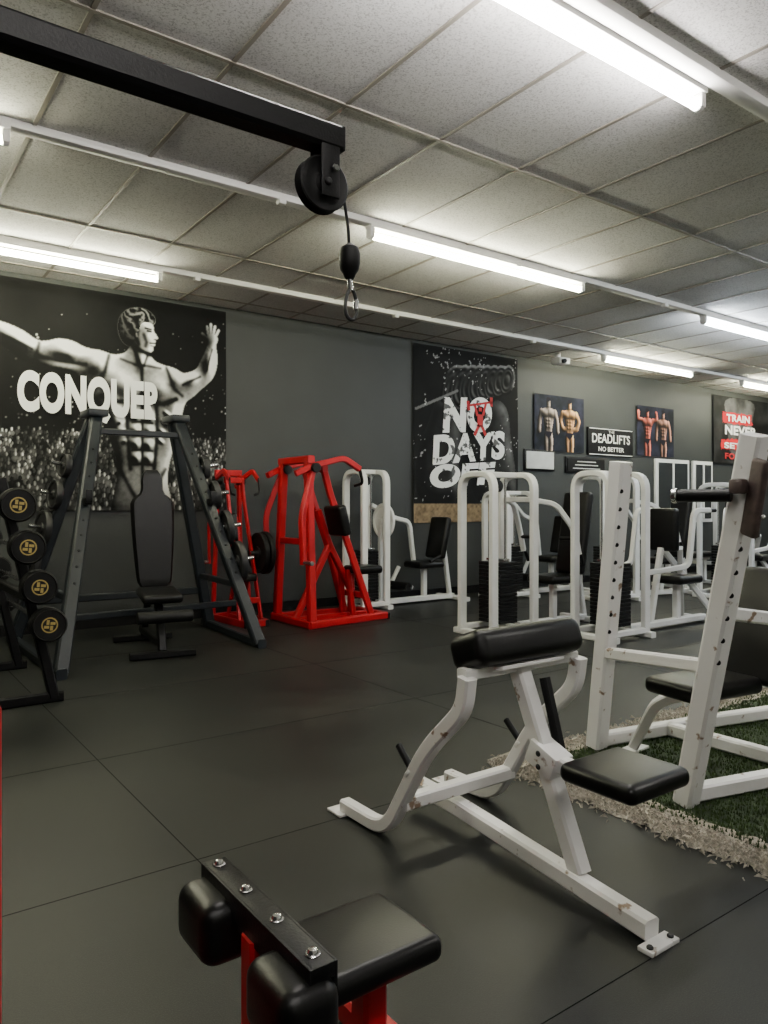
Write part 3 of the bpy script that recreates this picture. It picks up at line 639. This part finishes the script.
# ------------------------------------------------------------------ red plate-loaded machine
def red_machine(loc,rz,plates=True,sc=(1,1,1)):
    o=Obj('plate_loaded_row_machine',loc,rz=rz); o.e.scale=sc
    T=lambda p,pts,w=.06,h=None,r=0.0: o.tube(p,RED,pts,w,h,r)
    for sy in (-1,1):
        T('base_rail',[(-.36,.36*sy,.035),(.60,.24*sy,.035)],.07,.07)
        T('rear_upright',[(-.32,.34*sy,.05),(-.30,.24*sy,1.58)],.075)
        T('front_diagonal',[(.42,.25*sy,.05),(.20,.20*sy,.70),(-.02,.18*sy,1.25),(-.10,.18*sy,1.52)],.06,.06,.1)
        T('lever_arm',[(-.46,.28*sy,1.44),(-.28,.31*sy,1.52),(.04,.33*sy,1.60),(.22,.33*sy,1.50)],.055,.055,.06)
        o.pipe('handle',BLK,[(.22,.33*sy,1.52),(.26,.33*sy,1.36),(.24,.22*sy,1.34)],.016,.04)
        T('weight_arm',[(-.28,.30*sy,1.50),(-.44,.36*sy,1.05),(-.42,.36*sy,.60)],.055,.055,.1)
        o.cyl('plate_horn',CHROME,(-.42,.36*sy,.62),(-.42,.52*sy,.62),.022)
        if plates and sy>0:
            o.plate('loaded_plate',RUBBER,(-.46,.30,.68),(-1.5,.30,.68),.21,.05); o.plate('loaded_plate',RUBBER,(-.52,.30,.68),(-1.5,.30,.68),.20,.05); o.cyl('plate_horn',CHROME,(-.44,.30,.68),(-.64,.30,.68),.024)
        o.cyl('pivot_bearing',BLK,(-.28,.18*sy,1.50),(-.28,.37*sy,1.50),.045)
        o.tube('foot_tip',BLK,[(.60,.24*sy,.03),(.63,.236*sy,.03)],.075,.07)
        T('seat_strut',[(.30,.10*sy,.05),(.26,.06*sy,.50)],.05)
    T('base_cross',[(-.34,-.38,.035),(-.34,.38,.035)],.07,.07); T('base_cross_front',[(.58,-.26,.035),(.58,.26,.035)],.07,.07)
    T('top_cross',[(-.30,-.30,1.58),(-.30,.30,1.58)],.07,.07); T('top_cross',[(-.10,-.22,1.50),(-.10,.22,1.50)],.06)
    T('mid_cross',[(-.31,-.28,.8),(-.31,.28,.8)]); T('low_cross',[(.36,-.24,.25),(.36,.24,.25)])
    T('seat_post',[(.34,0,.04),(.34,0,.45)]); T('chest_post',[(-.05,0,1.10),(.08,0,.75),(.33,0,.30)],.06,.06,.05); T('diag_brace',[(-.3,0,.05),(.08,0,.75)])
    T('spine',[(-.33,0,.035),(.58,0,.035)])
    o.box('seat_pad',VINYL,(.42,-.10,.50),(.30,.30,.08),.03,seg=4); o.box('chest_pad',VINYL,(.05,-.20,1.00),(.10,.30,.30),.03,seg=4,rot=(0,math.radians(-14),0))
    return o.done()
red_machine((3.85,6.34,0),math.radians(0))
red_machine((3.15,6.80,0),math.radians(-90),False,(.7,.46,.93))
# ------------------------------------------------------------------ selectorised machines
def selector(name,loc,rz=0,H_=1.43,depth=.5,w=.40,seat=1.0,kind='press',m=WHITE2,wheel=False):
    o=Obj(name,loc,rz=rz)
    for x in (0,depth):
        o.tube('arch_frame',m,[(x,-w/2,.03),(x,-w/2,H_),(x,w/2,H_),(x,w/2,.03)],.05,.075,.14,up=V((1,0,0)))
        o.tube('floor_foot',m,[(x,-w/2-.08,.025),(x,w/2+.08,.025)],.07,.05)
    for sy in (-1,1): o.tube('side_rail',m,[(0,sy*w/2,.06),(depth,sy*w/2,.06)],.05,.05)
    o.tube('top_rail',m,[(0,0,H_),(depth,0,H_)],.05,.05)
    cx=depth*.5; n=16
    for k in range(n): o.box('weight_stack',BLK,(cx,0,.12+k*.034),(min(.22,depth*.5),.27,.030),.004,seg=1)
    o.box('stack_top',CHROME,(cx,0,.12+n*.034),(.08,.22,.02),.003)
    for sy in (-.09,.09): o.cyl('guide_rod',CHROME,(cx,sy,.05),(cx,sy,H_-.03),.010)
    o.cyl('lift_cable',BLK,(cx,0,.6),(cx,0,H_-.05),.004); o.lat('top_pulley',BLK,[(0,-.01),(.05,-.012),(.055,-.01),(.048,0),(.055,.01),(.05,.012),(0,.01)],(cx,0,H_-.10),(cx,1,H_-.10),20)
    o.tube('main_beam',m,[(depth,0,.05),(seat+.45,0,.05)],.07,.06); o.tube('end_foot',m,[(seat+.45,-.28,.03),(seat+.45,.28,.03)],.06,.05)
    o.tube('seat_post',m,[(seat,0,.05),(seat,0,.40)],.06,.06); o.box('seat_pad',VINYL,(seat,0,.45),(.38,.34,.08),.035,seg=4)
    if wheel:
        o.plate('cam_wheel',m,(depth+.06,-.02,.97),(depth+1,-.02,.97),.20,.035); o.cyl('cam_hub',BLK,(depth+.09,-.02,.97),(depth+.11,-.02,.97),.05); o.tube('cam_post',m,[(depth+.05,0,.05),(depth+.05,0,1.0)],.05,.05)
    if kind=='press':
        o.tube('back_post',m,[(seat+.45,0,.05),(seat+.34,0,.62),(seat+.42,0,1.1)],.05,.05,.06)
        o.box('back_pad',VINYL,(seat+.26,-.04,.88),(.09,.32,.80),.035,seg=4,rot=(0,math.radians(10),0))
        for sy in (-1,1):
            o.tube('press_arm',m,[(depth,.14*sy,1.20),(depth+.22,.26*sy,1.16),(seat-.10,.34*sy,.92),(seat-.04,.34*sy,.70)],.045,.045,.08)
            o.pipe('grip',BLK,[(seat-.08,.34*sy,.84),(seat-.08,.16*sy,.84)],.018); o.pipe('grip',BLK,[(seat-.03,.34*sy,.72),(seat+.03,.34*sy,.60)],.018)
        o.tube('arm_cross',m,[(depth+.02,-.2,1.2),(depth+.02,.2,1.2)],.05,.05)
    elif kind=='leg':
        o.box('back_pad',VINYL,(seat+.22,0,.76),(.08,.32,.50),.03,seg=4,rot=(0,math.radians(12),0)); o.tube('back_post',m,[(seat+.40,0,.05),(seat+.28,0,.8)],.05,.05)
        o.tube('leg_lever',m,[(seat-.22,.20,.42),(seat-.34,.20,.22),(seat-.34,-.2,.22)],.04,.04,.03)
        o.cyl('ankle_roller',RUBBER,(seat-.38,-.2,.22),(seat-.38,.2,.22),.05)
        o.tube('cam_arm',m,[(depth,.12,1.15),(seat-.30,.20,1.0),(seat-.05,.22,.95),(seat+.02,.22,.45)],.05,.05,.08)
        o.pipe('grip',BLK,[(seat-.1,-.24,.50),(seat+.05,-.24,.56)],.018)
    elif kind=='row':
        o.tube('chest_post',m,[(seat-.42,0,.05),(seat-.25,0,.75)],.05,.05); o.box('chest_pad',VINYL,(seat-.20,0,.92),(.09,.28,.40),.03,seg=4)
        for sy in (-1,1): o.tube('row_arm',m,[(depth,.15*sy,.55),(seat-.28,.30*sy,.60),(seat-.20,.30*sy,1.1),(seat+.05,.30*sy,1.1)],.045,.045,.08); o.pipe('grip',BLK,[(seat+.02,.30*sy,1.1),(seat+.15,.30*sy,1.1)],.018)
        o.tube('diag',m,[(seat+.4,-.2,.05),(seat-.1,.1,.75)],.05,.05); o.tube('diag',m,[(seat+.4,.2,.05),(seat-.1,-.1,.75)],.05,.05)
    return o.done()
selector('chest_press_machine',(4.5,4.8,0),0,1.42,.5,.40,.98,'press')
selector('seated_row_machine',(5.17,4.10,0),0,1.42,.5,.36,1.25,'row')
selector('leg_extension_machine',(4.58,6.85,0),0,1.52,.30,.36,.98,'leg',wheel=True)
selector('leg_extension_machine',(6.5,6.6,0),math.radians(0),1.30,.45,.40,1.0,'leg')
selector('chest_press_machine',(7.3,5.8,0),math.radians(-12),1.48,.5,.44,1.1,'press')
selector('seated_row_machine',(8.7,5.0,0),math.radians(8),1.40,.5,.44,1.2,'row')
selector('leg_extension_machine',(10.9,5.0,0),math.radians(-70),1.35,.5,.44,1.1,'leg')
# flat bench further back
o=Obj('flat_weight_bench',(9.8,6.1,0),rz=0)
o.box('pad',VINYL,(0,0,.43),(1.2,.28,.08),.03,seg=4)
for x in (-.45,.45):
    o.tube('leg',WHITE2,[(x,0,.03),(x,0,.40)],.06,.06); o.tube('foot',WHITE2,[(x,-.25,.03),(x,.25,.03)],.06,.05)
o.tube('spine',WHITE2,[(-.55,0,.37),(.55,0,.37)],.06,.05)
for sy in (-.42,.42): o.tube('rack_post',WHITE2,[(.5,sy,.03),(.55,sy,1.10)],.06,.06)
o.tube('rack_cross',WHITE2,[(.5,-.42,.3),(.5,.42,.3)],.05,.05)
o.done()
# ------------------------------------------------------------------ camera
cd=bpy.data.cameras.new('camera'); cam=bpy.data.objects.new('camera',cd); bpy.context.collection.objects.link(cam)
cam.location=(0,0,CZ); cam.rotation_euler=(math.radians(90),0,math.radians(-36)); cd.sensor_width=36; cd.lens=745/1024*36; cd.shift_y=-7/1024; cd.clip_start=.05
bpy.context.scene.camera=cam
